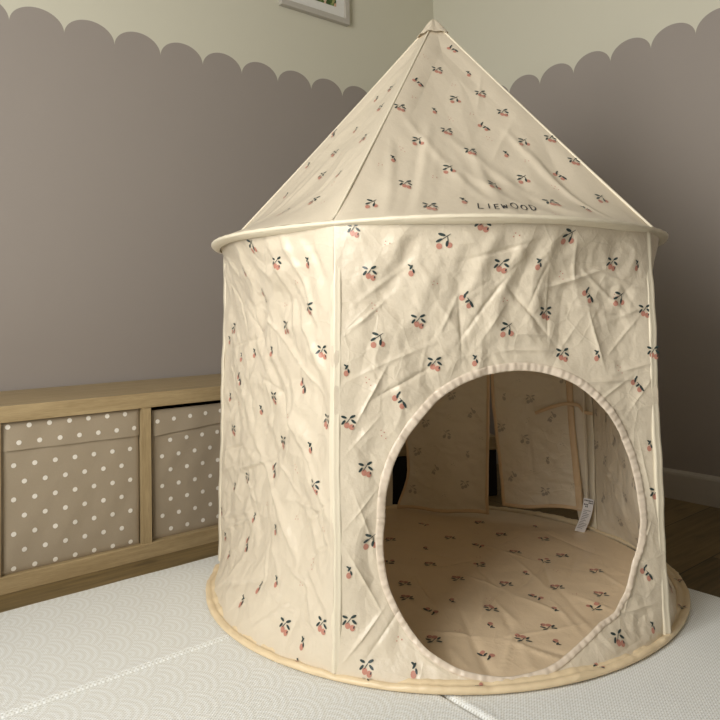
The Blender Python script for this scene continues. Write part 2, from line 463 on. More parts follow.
def folds(s, q, L):
    """L: list of (s0,q0,s1,q1,width,amp,kind)  ridge segments"""
    h = 0
    for (a, b, c, d, w, amp, kind) in L:
        dx, dy = c - a, d - b; ln = math.hypot(dx, dy); dx /= ln; dy /= ln
        t = (s - a) * dx + (q - b) * dy; e = (s - a) * -dy + (q - b) * dx
        win = 1 / (1 + np.exp(-(t) / .015)) / (1 + np.exp((t - ln) / .015))
        p = np.exp(-(e / w) ** 2) if kind == 'f' else np.exp(-np.abs(e) / w)
        h = h + amp * win * p
    return h

def rand_folds(seed, n, W, Hh, ang, spread, wid, amp, ln, kind):
    r = np.random.default_rng(seed); L = []
    for _ in range(n):
        a = ang + r.normal() * spread; l = r.uniform(*ln); s, q = r.uniform(-.02, W), r.uniform(0, Hh)
        L.append((s, q, s + math.cos(a) * l, q + math.sin(a) * l, r.uniform(*wid), r.uniform(*amp) * r.choice([-1, 1]), kind))
    return L

def crease(L, seed, wid, amp, kind='s'):
    r = np.random.default_rng(seed)
    return [(a, b, c, d, r.uniform(*wid), r.uniform(*amp) * r.choice([-1, 1, 1]), kind) for a, b, c, d in L]

class Wall:
    def __init__(s, k, L, f1=.0045, f2=.0022):
        s.k = k; s.b0, s.b1, s.t0, s.t1 = cb(k), cb(k + 1), ct(k), ct(k + 1)
        s.W = np.linalg.norm(s.b1 - s.b0); s.H = ((s.t0 + s.t1) / 2 - (s.b0 + s.b1) / 2)[2]; s.L = L; s.f1, s.f2 = f1, f2
        u = (s.b1 - s.b0) / s.W; s.n = np.array([u[1], -u[0], 0])
    def base(s, S, Q):
        u = (S / s.W)[..., None]; v = (Q / s.H)[..., None]
        P = (s.b0 * (1 - u) + s.b1 * u) * (1 - v) + (s.t0 * (1 - u) + s.t1 * u) * v
        c = C0 * (1 - v) + CT * v
        d = P[..., :2] - c; r = np.linalg.norm(d, axis=-1, keepdims=True)
        rc = (RB - .003) * (1 - v) + RT * v + .002
        w = .93 * np.exp(-(np.clip(Q, 0, None) / .085) ** 1.3) + .85 * np.exp(-(np.clip(s.H - Q, 0, None) / .10) ** 1.3)
        P = P.copy(); P[..., :2] += (d / r * rc - d) * w[..., None]
        return P
    def disp(s, S, Q):
        k = s.k
        e = np.minimum(S, s.W - S); env = np.clip(e / .05, 0.12, 1) * np.clip(Q / .03, .15, 1) * np.clip((s.H - Q) / .04, .1, 1)
        h = s.f1 * facet(S, Q, .085, 11 + k, .5 + k, .4) + s.f2 * facet(S, Q, .04, 31 + k, 1.1 + 2 * k, .4) + .0013 * facet(S, Q, .017, 51 + k, .2 + k, .3)
        h = h + folds(S, Q, s.L)
        return h * env + {1: .022, 3: .016}.get(k, 0) * np.sin(PI * np.clip(S / s.W, 0, 1)) ** .6 * np.sin(PI * np.clip(Q / s.H, 0, 1)) ** .6
    def raw(s, S, Q): return s.base(S, Q) + s.n * s.disp(S, Q)[..., None]
    def __call__(s, S, Q, off=0.0):
        S, Q = np.asarray(S, float), np.asarray(Q, float)
        P = s.raw(S, Q)
        if np.any(off != 0):
            e = .002; a = s.raw(S + e, Q) - s.raw(S - e, Q); b = s.raw(S, Q + e) - s.raw(S, Q - e)
            n = np.cross(a, b); n /= np.linalg.norm(n, axis=-1, keepdims=True)
            P = P + n * (off if np.isscalar(off) else off[..., None])
        return P

class Roof(Wall):
    def __init__(s, k, L, f1=.002, f2=.001):
        s.k = k; s.A, s.B = ct(k), ct(k + 1); u = s.B - s.A; s.W = np.linalg.norm(u); s.u = u / s.W
        up = APEX - s.A; s.s0 = up @ s.u; up = up - s.s0 * s.u; s.H = np.linalg.norm(up); s.up = up / s.H
        s.n = np.cross(s.u, s.up); s.L = L; s.f1, s.f2 = f1, f2
    def base(s, S, Q):
        P = s.A + s.u * S[..., None] + s.up * Q[..., None]
        a = np.arctan2(P[..., 1] - CT[1], P[..., 0] - CT[0])
        t = np.clip(Q / s.H, 0, 1)
        d = P[..., :2] - (CT * (1 - t[..., None]) + APEX[:2] * t[..., None]); r = np.linalg.norm(d, axis=-1, keepdims=True)
        rc = (RT + .006) * (1 - t[..., None])
        w = np.exp(-(np.clip(Q, 0, None) / .055) ** 1.2)
        P = P.copy(); P[..., :2] += (d / np.maximum(r, 1e-6) * rc - d) * w[..., None]
        return P
    def lim(s, Q):  # s range at slant distance q
        t = Q / s.H; return s.s0 * t, s.W + (s.s0 - s.W) * t
    def disp(s, S, Q):
        lo, hi = s.lim(Q); k = s.k
        e = np.minimum(S - lo, hi - S); env = np.clip(e / .05, 0.0, 1) * np.clip(Q / .02, .05, 1) * np.clip((s.H - Q) / .1, 0, 1)
        h = s.f1 * facet(S * 1.5, Q * .8, .08, 71 + k, .3 + k, .4) + s.f2 * facet(S, Q, .045, 81 + k, 1.4 + k, .3)
        h = h + folds(S, Q, s.L) - .010 * np.sin(PI * np.clip((S - lo) / np.maximum(hi - lo, 1e-4), 0, 1)) * np.sin(PI * np.clip(Q / s.H, 0, 1))
        return h * env

# ---- the peach and leaf print: local millimetres, (x, y, rx, ry, angle in degrees, colour)
MOTIF = {
 'A': [(-2.5, -5.5, 5.2, 5.6, 0, 1), (6.5, -9, 5.0, 5.4, 0, 1), (-8, 9.5, 5.6, 2.3, 160, 2), (8.5, 10, 5.6, 2.3, 22, 2), (-9, 0, 5.4, 2.2, 48, 2), (10, 1, 5.6, 2.3, -38, 2), (0, 3, 7.5, .7, 50, 2), (9.5, -7.5, 2.6, 1.2, 70, 2)],
 'B': [(-8, -10.5, 5.3, 5.6, 0, 1), (9, -9, 4.8, 5.2, 0, 1), (-4, 10, 6.5, 2.5, -18, 2), (-8, 0, 6, 2.3, 27, 2), (5, -6, 5.6, 2.4, -95, 2), (3, 6, 10, .7, 33, 2), (6, 2, 6, .7, -80, 2)],
 'C': [(-9, 4, 5.3, 5.6, 0, 1), (4, -11, 4.8, 5.2, 0, 1), (-4, 8, 4.8, 2.1, 78, 2), (-1, 13, 4.4, 1.8, 55, 2), (9, -8, 7, 2.6, -62, 2), (1, -2, 5, 2, 30, 2), (3, 1, 5, .7, -50, 2)],
 'D': [(-1, -6.5, 4.8, 5.6, 0, 1), (0, 5, 5, 1.9, 55, 2), (3.5, -2, 4.2, 1.8, -75, 2), (-2, 8, 4, 1.6, 150, 2)],
 'o': [(-3, 3, 1.2, 1.2, 0, 1), (-5, -3, 1.2, 1.2, 0, 1), (4, -1, 1.3, 1.3, 0, 1)],
 'p': [(2, 5, 1.2, 1.2, 0, 1), (-3, -1, 1.2, 1.2, 0, 1), (5, -6, 1.2, 1.2, 0, 1), (-4, 9, 1.1, 1.1, 0, 1)],
}
def stamp(mb, surf, s, q, kind, rot=0.0, sc=1.0, sgn=1):
    cr, sr = math.cos(rot), math.sin(rot)
    for n, (x, y, rx, ry, a, col) in enumerate(MOTIF[kind]):
        x, y = x * sc * 1e-3 * .92, y * sc * 1e-3 * .92
        X, Y = s + x * cr - y * sr, q + x * sr + y * cr
        big = max(rx, ry) > 3
        S, Q, F, off = fan_decal(None, X, Y, rx * sc * .92e-3, ry * sc * .92e-3, math.radians(a) + rot, .0008 + .0002 * (col == 2) + .00002 * n, 12 if big else 7, 2 if big else 1)
        mb.add(surf(S, Q, off * sgn), F, col if sgn > 0 else 3)

def lattice(W, Hh, ph, sx=1.0, sy=1.0):
    cell = [('A', .073, .682), ('D', .147, .686), ('B', .208, .741), ('C', .245, .635), ('A', .156, .598), ('o', .106, .733), ('p', .081, .622), ('o', .190, .655)]
    out = []
    for i in range(-8, 9):
        for j in range(-6, 8):
            for t, a, b in cell:
                s = ph[0] + (a - .073 + .23 * i - .118 * j) * sx; q = ph[1] + (b - .682 - .17 * j) * sy
                if 0 < s < W and 0 < q < Hh: out.append((t, s, q))
    return out

CL = [CLOTH, PEACH, LEAF, FAINT]
# -- front panel, with the round doorway
front_S = [(0.313,0.635,0.389,0.555),(0.223,0.608,0.228,0.528),(0.231,0.557,0.3,0.652),(0.379,0.649,0.384,0.598),(0.382,0.642,0.435,0.653),(0.389,0.555,0.386,0.601),(0.307,0.53,0.423,0.527),(0.389,0.555,0.333,0.558),(0.423,0.538,0.442,0.565),(0.416,0.713,0.426,0.671),(0.426,0.671,0.436,0.646),(0.25,0.69,0.323,0.711),(0.168,0.541,0.081,0.508),(0.086,0.496,0.041,0.417),(0.162,0.532,0.154,0.493),(0.063,0.5,0.007,0.473),(0.171,0.501,0.08,0.457),(0.404,0.646,0.48,0.67),(0.482,0.668,0.581,0.636),(0.45,0.667,0.536,0.604),(0.444,0.608,0.537,0.59),(0.531,0.654,0.563,0.614),(0.473,0.586,0.495,0.517),(0.537,0.586,0.586,0.604),(0.52,0.526,0.57,0.58),(0.449,0.469,0.546,0.47),(0.488,0.435,0.546,0.47),(0.546,0.488,0.621,0.505),(0.565,0.433,0.62,0.496),(0.048,0.619,0.122,0.669),(0.019,0.56,0.093,0.618),(0.19,0.566,0.217,0.618),(0.027,0.368,0.066,0.408),(0.031,0.188,0.072,0.122),(0.022,0.032,0.073,0.092),(0.071,0.049,0.115,0.105),(0.038,0.285,0.065,0.218),(0.031,0.253,0.058,0.284),(0.571,0.341,0.595,0.213),(0.573,0.197,0.512,0.083),(0.517,0.067,0.601,0.07),(0.181,0.025,0.15,0.043),(0.346,-0.014,0.372,0.007),(0.417,0.008,0.518,0.02),(0.263,0.548,0.298,0.6),(0.352,0.618,0.37,0.67)]
front_B = [(0.326,0.735,0.275,0.553),(0.28,0.737,0.234,0.618),(0.132,0.739,0.034,0.641),(0.167,0.737,0.084,0.618),(0.213,0.737,0.155,0.618),(0.235,0.737,0.19,0.635),(0.375,0.745,0.356,0.564),(0.453,0.748,0.394,0.687)]
front_L = crease(front_S, 1, (.0024, .0042), (.0030, .0054)) + crease(front_B, 2, (.011, .017), (.0035, .006), 'f')
front_L += rand_folds(5, 26, .6, .77, 1.0, 1.2, (.002, .004), (.0008, .0020), (.04, .12), 's')
W0 = Wall(0, front_L, .0062, .0030)
hole_pts = [(0.084, 0.249), (0.09, 0.315), (0.115, 0.372), (0.16, 0.429), (0.225, 0.474), (0.3, 0.494), (0.376, 0.493), (0.445, 0.469), (0.503, 0.417), (0.541, 0.352), (0.561, 0.27), (0.561, 0.203), (0.543, 0.147), (0.518, 0.101), (0.482, 0.066), (0.444, 0.057), (0.423, 0.048), (0.385, 0.032), (0.336, 0.015), (0.291, 0.010), (0.243, 0.014), (0.198, 0.026), (0.155, 0.049), (0.119, 0.089), (0.092, 0.139), (0.082, 0.191)]
HC = np.array([.322, .25])
hp = np.array(hole_pts) - HC; ha = np.arctan2(hp[:, 1], hp[:, 0]); hr = np.hypot(hp[:, 0], hp[:, 1])
od = np.argsort(ha); ha, hr = ha[od], hr[od]
NA = 1300; phi = np.linspace(-PI, PI, NA, endpoint=False)
rad = np.interp(phi, np.r_[ha - 2 * PI, ha, ha + 2 * PI], np.r_[hr, hr, hr])
kern = np.exp(-(np.arange(-24, 25) / 6.0) ** 2); kern /= kern.sum()
rad = np.convolve(np.r_[rad[-24:], rad, rad[:24]], kern, 'valid')
hS, hQ = HC[0] + rad * np.cos(phi), HC[1] + rad * np.sin(phi)
def rect_hit(p, W, Hh):
    c, s = np.cos(p), np.sin(p)
    tx = np.where(c > 0, (W - HC[0]) / np.maximum(c, 1e-6), (0 - HC[0]) / np.minimum(c, -1e-6))
    ty = np.where(s > 0, (Hh - HC[1]) / np.maximum(s, 1e-6), (0 - HC[1]) / np.minimum(s, -1e-6))
    return np.minimum(tx, ty)
ro = rect_hit(phi, W0.W, W0.H)
# snap the nearest directions to the rectangle corners
for cs, cq in ((0, 0), (W0.W, 0), (W0.W, W0.H), (0, W0.H)):
    a = math.atan2(cq - HC[1], cs - HC[0]); i = int(np.argmin(np.abs((phi - a + PI) % (2 * PI) - PI)))
    ro[i] = math.hypot(cs - HC[0], cq - HC[1]) ; phi_i = a
    # exact corner handled below
NT = 120
tt = np.linspace(0, 1, NT)
oS, oQ = HC[0] + ro * np.cos(phi), HC[1] + ro * np.sin(phi)
oS, oQ = np.clip(oS, 0, W0.W), np.clip(oQ, 0, W0.H)
gS = hS[:, None] * (1 - tt) + oS[:, None] * tt; gQ = hQ[:, None] * (1 - tt) + oQ[:, None] * tt
mb = MB(); mb.grid(W0(gS, gQ)[:, :], 0, True)
front_print = {'A': [(0.066, 0.664), (0.178, 0.508), (0.149, 0.582), (0.024, 0.414), (0.053, 0.335), (0.29, 0.676), (0.381, 0.594), (0.419, 0.519), (0.506, 0.683), (0.588, 0.597), (0.603, 0.52), (0.595, 0.262), (0.062, 0.024), (0.027, 0.09), (0.47, 0.033), (0.041, 0.736), (0.253, 0.743)], 'B': [(0.197, 0.718), (0.076, 0.552), (0.309, 0.567), (0.397, 0.728), (0.533, 0.621), (0.062, 0.217)], 'C': [(0.236, 0.618), (0.114, 0.448), (0.465, 0.626), (0.568, 0.462), (0.566, 0.124)], 'D': [(0.141, 0.669), (0.022, 0.501), (0.355, 0.68), (0.253, 0.513), (0.487, 0.517), (0.568, 0.682), (0.588, 0.35), (0.563, 0.032), (0.026, 0.17), (0.142, 0.024)], 'o': [(0.103, 0.714), (0.18, 0.647), (0.308, 0.727), (0.304, 0.618), (0.526, 0.625), (0.117, 0.063)], 'p': [(0.072, 0.605), (0.059, 0.48), (0.085, 0.39), (0.405, 0.66), (0.534, 0.489)]}
for kd, L in front_print.items():
    for s, q in L: stamp(mb, W0, s, q, kd)
FP = mb.build('doorway_panel', CL, TENT, TO)
# binding around the doorway
bd = MB()
w = .0100 * (1 - .62 * np.clip(-np.sin(phi) * 1.25, 0, 1)); cS, cQ = hS - HC[0], hQ - HC[1]
# outward normals of the hole curve
tS, tQ = np.roll(hS, -1) - np.roll(hS, 1), np.roll(hQ, -1) - np.roll(hQ, 1); ln = np.hypot(tS, tQ); nS, nQ = tQ / ln, -tS / ln
arc = np.cumsum(ln) / 2
puck = .00045 * np.sin(arc * 2 * PI / .013) + .0004 * np.sin(arc * 2 * PI / .021 + 1)
rows = []
for e, off in ((-.003, -.0012), (-.0045, .0004), (-.004, .0017), (-.001, .0024), (w * .4, .0026), (w * .7, .0024), (w, .0020), (w + .0008, .0006)):
    rows.append(W0(hS + nS * e, hQ + nQ * e, np.full(NA, off) + puck * (1 if off > .001 else 0)))
bd.grid(np.stack(rows, 1), 0, True)
bd.build('doorway_binding', BIND, FP, TO)

# -- the other walls
left_S = [(0.211,0.605,0.327,0.519),(0.117,0.559,0.15,0.526),(0.15,0.526,0.168,0.478),(0.073,0.523,0.256,0.551),(0.31,0.61,0.494,0.504),(0.442,0.537,0.549,0.467),(0.289,0.469,0.413,0.43),(0.181,0.45,0.168,0.374),(0.168,0.262,0.341,0.312),(0.158,0.31,0.05,0.282),(0.155,0.365,0.168,0.264),(0.362,0.323,0.445,0.272),(0.014,0.223,0.119,0.261),(0.028,0.12,0.225,0.18),(0.044,0.092,0.242,0.17),(0.437,0.249,0.546,0.258),(0.472,0.208,0.605,0.29),(0.091,0.091,0.189,0.087),(0.183,0.247,0.26,0.209),(0.26,0.209,0.283,0.176),(0.108,0.089,0.249,0.09),(0.249,0.09,0.242,0.063),(0.359,0.14,0.373,0.088),(0.373,0.088,0.503,0.066),(0.503,0.066,0.559,0.063),(0.45,0.139,0.513,0.124),(0.513,0.124,0.547,0.078),(0.38,0.09,0.216,0.032),(0.458,0.073,0.411,0.032),(0.369,0.162,0.405,0.132),(0.31,0.064,0.384,0.027),(0.134,0.658,0.194,0.567),(0.461,0.367,0.57,0.299),(0.111,0.417,0.055,0.329),(0.072,0.495,0.125,0.418),(0.551,0.244,0.602,0.191),(0.515,0.166,0.59,0.212),(0.009,0.299,-0.02,0.149),(0.357,0.054,0.292,0.049)]
left_B = [(0.435,0.749,0.469,0.572),(0.476,0.745,0.553,0.59),(0.479,0.627,0.59,0.488),(0.231,0.633,0.413,0.379),(0.34,0.529,0.55,0.329),(0.307,0.733,0.274,0.569),(0.413,0.436,0.598,0.255),(0.247,0.335,0.475,0.155),(0.54,0.731,0.599,0.642)]
left_L = crease(left_S, 3, (.0024, .0042), (.0042, .0068)) + crease(left_B, 4, (.008, .013), (.0050, .0085), 'f')
left_L += rand_folds(9, 26, .6, .77, -1.0, .8, (.0025, .0045), (.0008, .0022), (.04, .16), 's') + rand_folds(10, 14, .25, .6, .3, 1.2, (.003, .005), (.002, .004), (.04, .12), 's')
def plain_panel(name, Wl, pr, rot=0, ns=200, nq=250, srange=None, qmin=0.0, qmax=None):
    mb = MB(); a, b = srange or (0, Wl.W)
    S, Q = np.meshgrid(np.linspace(a, b, ns), np.linspace(qmin, qmax or Wl.H, nq), indexing='ij')
    mb.grid(Wl(S, Q)); 
    for t, s, q in pr:
        if a + .012 < s < b - .012 and qmin + .014 < q < Wl.H - .012: stamp(mb, Wl, s, q, t, rot); stamp(mb, Wl, s, q, t, rot, sgn=-1)
    return mb.build(name, CL, TENT, TO)
W4 = Wall(4, left_L, .0085, .0046)
lp = {'A': [(0.535, 0.61), (0.574, 0.535), (0.554, 0.301), (0.574, 0.415), (0.336, 0.432), (0.383, 0.35), (0.194, 0.243), (0.581, 0.078), (0.471, 0.045), (0.099, 0.335), (0.448, 0.697)], 'B': [(0.376, 0.736), (0.424, 0.577), (0.086, 0.57)], 'C': [(0.333, 0.639), (0.484, 0.469), (0.342, 0.288), (0.25, 0.121), (0.153, 0.457)], 'D': [(0.538, 0.693), (0.265, 0.693), (0.356, 0.528), (0.52, 0.362), (0.382, 0.184), (0.155, 0.506), (0.259, 0.176), (0.225, 0.518), (0.27, 0.401), (0.126, 0.211), (0.024, 0.133), (0.08, 0.088), (0.531, 0.037), (0.336, 0.044), (0.421, 0.103), (0.371, 0.078), (0.059, 0.407), (0.04, 0.541), (0.152, 0.07)], 'o': [(0.49, 0.66), (0.42, 0.62), (0.3, 0.57), (0.45, 0.41), (0.33, 0.22), (0.45, 0.22), (0.5, 0.12), (0.14, 0.4), (0.57, 0.23)], 'p': [(0.3, 0.38), (0.56, 0.45), (0.45, 0.31), (0.53, 0.16), (0.15, 0.14)]}
plain_panel('wall_panel', W4, [(t, s, q) for t, L in lp.items() for s, q in L])
W1 = Wall(1, rand_folds(21, 30, .6, .77, 1.3, .8, (.003, .007), (.001, .003), (.05, .15), 's')); W1p = lattice(W1.W, W1.H, (.05, .66))
plain_panel('wall_panel', W1, W1p, ns=134, nq=172)
W3 = Wall(3, rand_folds(22, 20, .6, .77, 1.3, .8, (.003, .007), (.001, .003), (.05, .15), 's'))
plain_panel('wall_panel', W3, lattice(W3.W, W3.H, (.10, .70)), ns=120, nq=150)
W2 = Wall(2, rand_folds(23, 26, .6, .77, 1.45, .6, (.004, .008), (.001, .0035), (.08, .25), 's'), .004, .0018)
W2.H0 = W2.H
pr2 = lattice(W2.W, W2.H, (.17, .69))
plain_panel('wall_panel', W2, pr2, qmin=.43, nq=90)

plain_panel('wall_panel', W2, [], srange=(0, .058), qmax=.4335, ns=12, nq=90)

def curtain(label_unused, lo, hi, qlow, prints, edges):
    """curtain hanging from q=.43 of the back wall; lo/hi give its s limits at height q"""
    mb = MB(); nq, ns = 100, 60
    v = np.linspace(0, 1, nq); u = np.linspace(0, 1, ns)
    U, V = np.meshgrid(u, v, indexing='ij')
    top = .4315
    Sx = lambda Q: (lo(Q), hi(Q))
    Qm = qlow(U) + (top - qlow(U)) * V
    a, b = Sx(Qm); S = a + (b - a) * U
    hang = lambda S_, Q_: -.012 * np.clip((top - Q_) / .43, 0, 1) - .006 * np.sin(S_ * 34) * np.clip((top - Q_) / .3, 0, 1)
    def surf(S_, Q_, off=0.0):
        S_, Q_ = np.asarray(S_, float), np.asarray(Q_, float)
        P = W2(S_, Q_, off)
        # undo most of the floor bulge: the curtains hang straight
        w = .93 * np.exp(-(np.clip(Q_, 0, None) / .085) ** 1.3)
        u_ = (S_ / W2.W)[..., None]; vv = (Q_ / W2.H)[..., None]
        P0 = (W2.b0 * (1 - u_) + W2.b1 * u_) * (1 - vv) + (W2.t0 * (1 - u_) + W2.t1 * u_) * vv
        d = P0[..., :2] - C0; r = np.linalg.norm(d, axis=-1, keepdims=True)
        P[..., :2] -= (d / r * (RB + .002) - d) * (w[..., None]) * .95
        return P + W2.n * hang(S_, Q_)[..., None]
    mb.grid(surf(S, Qm))
    for t, s, q in prints:
        a, b = Sx(np.array(q)); uu = (s - a) / (b - a)
        if .07 < uu < .93 and qlow(uu) + .016 < q < top - .014: stamp(mb, surf, s, q, t); stamp(mb, surf, s, q, t, sgn=-1)
    o = mb.build('curtain', CL, TENT, TO)
    e = MB()
    def strip(uu, vv_, wid, horiz=False):
        n = 70; rows = []
        if not horiz:
            Qe = qlow(np.full(n, float(uu))) + (top - qlow(np.full(n, float(uu)))) * np.linspace(0, 1, n)
            a, b = Sx(Qe); Se = a + (b - a) * uu; sg = 1 if uu < .5 else -1
            for x, of in ((-.001, .0012), (-.0015, -.002), (.002, -.0034), (wid * .8, -.0032), (wid, -.0014)): rows.append(surf(Se + sg * x, Qe, np.full(n, of)))
        else:
            uuv = np.linspace(0, 1, n); Qe = qlow(uuv); a, b = Sx(Qe); Se = a + (b - a) * uuv
            for x, of in ((-.001, .0012), (-.0015, -.002), (.002, -.0034), (wid * .8, -.0032), (wid, -.0014)): rows.append(surf(Se, Qe + x, np.full(n, of)))
        e.grid(np.stack(rows, 1))
    for uu, wd in edges: strip(uu, None, wd)
    strip(0, None, .008, True)
    e.build('curtain_binding', TAN, o, TO)
    return o
sm = lambda q, a, b: np.clip((q - a) / (b - a), 0, 1) ** 2 * (3 - 2 * np.clip((q - a) / (b - a), 0, 1))
# right-hand curtain (near corner 2) and left-hand curtain (near corner 3)
curtain('', lambda q: .028 + .02 * sm(q, 0, .4) + 0 * q, lambda q: .245 + .031 * sm(q, 0.0, .42), lambda u: .058 - .008 * np.asarray(u) + .004 * np.sin(7 * np.asarray(u)), pr2, ((0, .016), (1, .008)))
curtain('', lambda q: .290 - .009 * sm(q, .05, .42), lambda q: np.where(q > .12, .538 + .055 * sm(q, .16, .42), .538 + .032 * (1 - sm(q, 0, .12))), lambda u: .020 - .010 * np.asarray(u) + .002 * np.sin(9 * np.asarray(u)), pr2, ((0, .008), (1, .006)))

# -- corner seams
def inside(p, c, d): return p
for k in range(5):
    a, b = cb(k), ct(k)
    aa = ANG[k]; rd = np.array([math.cos(aa), math.sin(aa), 0]); tg = np.array([-math.sin(aa), math.cos(aa), 0])
    n = 60; t = np.linspace(0.014, 1.0, n)[:, None]
    P = a * (1 - t) + b * t + rd * (.0002 + .0012 * np.sin(t * 17 + k) + .0006 * np.sin(t * 61)) + tg * (.0012 * np.sin(t * 9 + k))
    rows = []
    for x, y in ((-.0112, -.003), (-.0110, .0009), (-.0095, .0020), (-.0080, .0012), (-.0025, .0010), (0, .0014), (.0025, .0010), (.0070, .0012), (.0084, .0019), (.0098, .0009), (.0100, -.003), (0, -.006)):
        rows.append(P + tg * x + rd * (y - .70 * abs(x)))
    mb = MB(); mb.grid(np.stack(rows, 1), 0, False, True)
    mb.build('corner_seam', SEAM, TENT, TO)
    # thin dark welt line of stitching along the right side is part of the seam's relief

# -- roof
roof_print0 = {'A': [(0.271, 0.479), (0.163, 0.328), (0.253, 0.267), (0.289, 0.203), (0.354, 0.399), (0.389, 0.335), (0.239, 0.541), (0.141, 0.096), (0.176, 0.031), (0.47, 0.249), (0.5, 0.18), (0.391, 0.051)], 'B': [(0.293, 0.38), (0.185, 0.229), (0.076, 0.043), (0.232, 0.146), (0.307, 0.101), (0.409, 0.239), (0.514, 0.073), (0.376, 0.128)], 'C': [(0.217, 0.425), (0.322, 0.563), (0.338, 0.291), (0.456, 0.14)], 'D': [(0.343, 0.473), (0.24, 0.336), (0.363, 0.202), (0.127, 0.169), (0.235, 0.049), (0.45, 0.038), (0.113, 0.259)], 'o': [(0.3, 0.43), (0.2, 0.37), (0.4, 0.18), (0.1, 0.15), (0.32, 0.33), (0.2, 0.12), (0.36, 0.012), (0.27, 0.6)], 'p': [(0.27, 0.31), (0.15, 0.2), (0.43, 0.1), (0.34, 0.25), (0.25, 0.52)]}
roof_print4 = {'A': [(0.27, 0.262), (0.297, 0.187), (0.44, 0.074), (0.367, 0.37), (0.33, 0.45)], 'B': [(0.331, 0.069), (0.416, 0.262)], 'C': [(0.18, 0.347), (0.179, 0.395)], 'D': [(0.157, 0.25), (0.166, 0.152), (0.434, 0.153), (0.293, 0.332), (0.133, 0.358), (0.045, 0.129), (0.24, 0.539), (0.283, 0.435)], 'o': [(0.33, 0.24), (0.5, 0.06), (0.24, 0.04), (0.33, 0.12), (0.36, 0.3)], 'p': [(0.2, 0.3), (0.45, 0.12)]}
def rfold(seed, n):
    r = np.random.default_rng(seed); L = []
    for _ in range(n):
        s0 = r.uniform(.03, .56); l = r.uniform(.08, .28); tx = .3 + (s0 - .3) * (1 - (l + .02) / .67)
        L.append((s0, r.uniform(-.03, .12), tx, l, r.uniform(.006, .016), r.uniform(.0010, .0030) * r.choice([-1, 1, 1]), 'f'))
    return L
for k in range(5):
    L = rfold(100 + k, 13)
    if k == 0: L += [(.30, .0, .17, .30, .010, .0022, 'f'), (.42, .0, .26, .24, .012, .0024, 'f'), (.10, .0, .13, .22, .010, .0024, 'f'), (.36, .0, .25, .16, .010, .002, 'f'), (.40, .30, .34, .20, .005, .002, 's'), (.34, .36, .38, .50, .005, .002, 's'), (.36, .06, .44, .10, .005, .0015, 's')]
    R = Roof(k, L, .0022 if k == 0 else .0016, .0010)
    nq, ns = 170, 120
    Qg = np.linspace(0, R.H - .004, nq); U = np.linspace(0, 1, ns)
    UU, QQ = np.meshgrid(U, Qg, indexing='ij'); lo, hi = R.lim(QQ); SS = lo + (hi - lo) * UU
    mb = MB(); mb.grid(R(SS, QQ))
    if k == 0: pr = [(t, s, q) for t, Lp in roof_print0.items() for s, q in Lp]
    elif k == 4: pr = [(t, s, q) for t, Lp in roof_print4.items() for s, q in Lp]
    else: pr = lattice(R.W, R.H, (.269, .478 - .03 * k))
    for t, s, q in pr:
        lo, hi = R.lim(q)
        if lo + .014 < s < hi - .014 and q < R.H - .03: stamp(mb, R, s, q, t, sc=.95)
    ro_ = mb.build('roof_panel', [ROOFC, PEACH, LEAF], TENT, TO)
    if k == 0: ROOF0, ROOF0o = R, ro_
# lettering on the front of the roof
def stroke(mb, R, pts, wd=.0018):
    pts = np.array(pts, float); n = len(pts)
    # resample
    seg = np.r_[0, np.cumsum(np.hypot(*np.diff(pts, axis=0).T))]; m = max(3, int(seg[-1] / .0012)); t = np.linspace(0, seg[-1], m)
    P = np.stack([np.interp(t, seg, pts[:, 0]), np.interp(t, seg, pts[:, 1])], 1)
    T = np.gradient(P, axis=0); T /= np.linalg.norm(T, axis=1)[:, None]; Nn = np.stack([-T[:, 1], T[:, 0]], 1)
    a, b = P + Nn * wd / 2, P - Nn * wd / 2
    S = np.stack([a, b], 1); mb.grid(R(S[..., 0], S[..., 1], .0011))
def circ(cx, cy, rx, ry): t = np.linspace(0, 2 * PI, 21); return [(cx + rx * math.cos(a), cy + ry * math.sin(a)) for a in t]
mb = MB()
glyphs = [('L', .254, .031, 1), ('I', .267, .031, .95), ('E', .279, .029, .8), ('W', .2905, .029, .8), ('O', .3085, .036, 1.1), ('O', .3235, .031, .85), ('D', .338, .031, 1)]
for g, x, y, sc in glyphs:
    h_ = .0090 * sc; w_ = .0040 * sc
    if g == 'L': ss = [[(x - w_, y + h_), (x - w_ * .9, y - h_), (x + w_, y - h_)]]
    elif g == 'I': ss = [[(x, y + h_), (x, y - h_)]]
    elif g == 'E': ss = [[(x + w_, y + h_), (x - w_, y + h_), (x - w_, y - h_), (x + w_, y - h_)], [(x - w_, y), (x + w_ * .7, y)]]
    elif g == 'W': ss = [[(x - w_ * 1.3, y + h_), (x - w_ * .7, y - h_), (x, y + h_ * .5), (x + w_ * .7, y - h_), (x + w_ * 1.3, y + h_)], [(x - w_, y), (x + w_, y)]]
    elif g == 'O': ss = [circ(x, y, .0050 * sc, .0085 * sc)]
    elif g == 'D': ss = [[(x - w_, y + h_), (x - w_, y - h_), (x + w_ * .3, y - h_ * .85), (x + w_, y - h_ * .2), (x + w_, y + h_ * .3), (x + w_ * .3, y + h_ * .9), (x - w_, y + h_)]]
    for s_ in ss: stroke(mb, ROOF0, [(a_ + .42 * (b_ - .031) + .001, b_) for a_, b_ in s_])
tag(mb.build('lettering', INK, ROOF0o, TO), 'black printed lettering')

# roof seams along the ridges
for k in range(5):
    a = ct(k, RT + .003); t = np.linspace(0, .985, 50)[:, None]
    P = a * (1 - t) + APEX * t; aa = ANG[k]; rd = np.array([math.cos(aa), math.sin(aa), 0])
    P = P + rd * .0012 - np.array([0, 0, .004]) * np.sin(PI * t)
    mb = MB().tube(P, .0025, 8)
    mb.build('roof_seam', SEAM, TENT, TO)
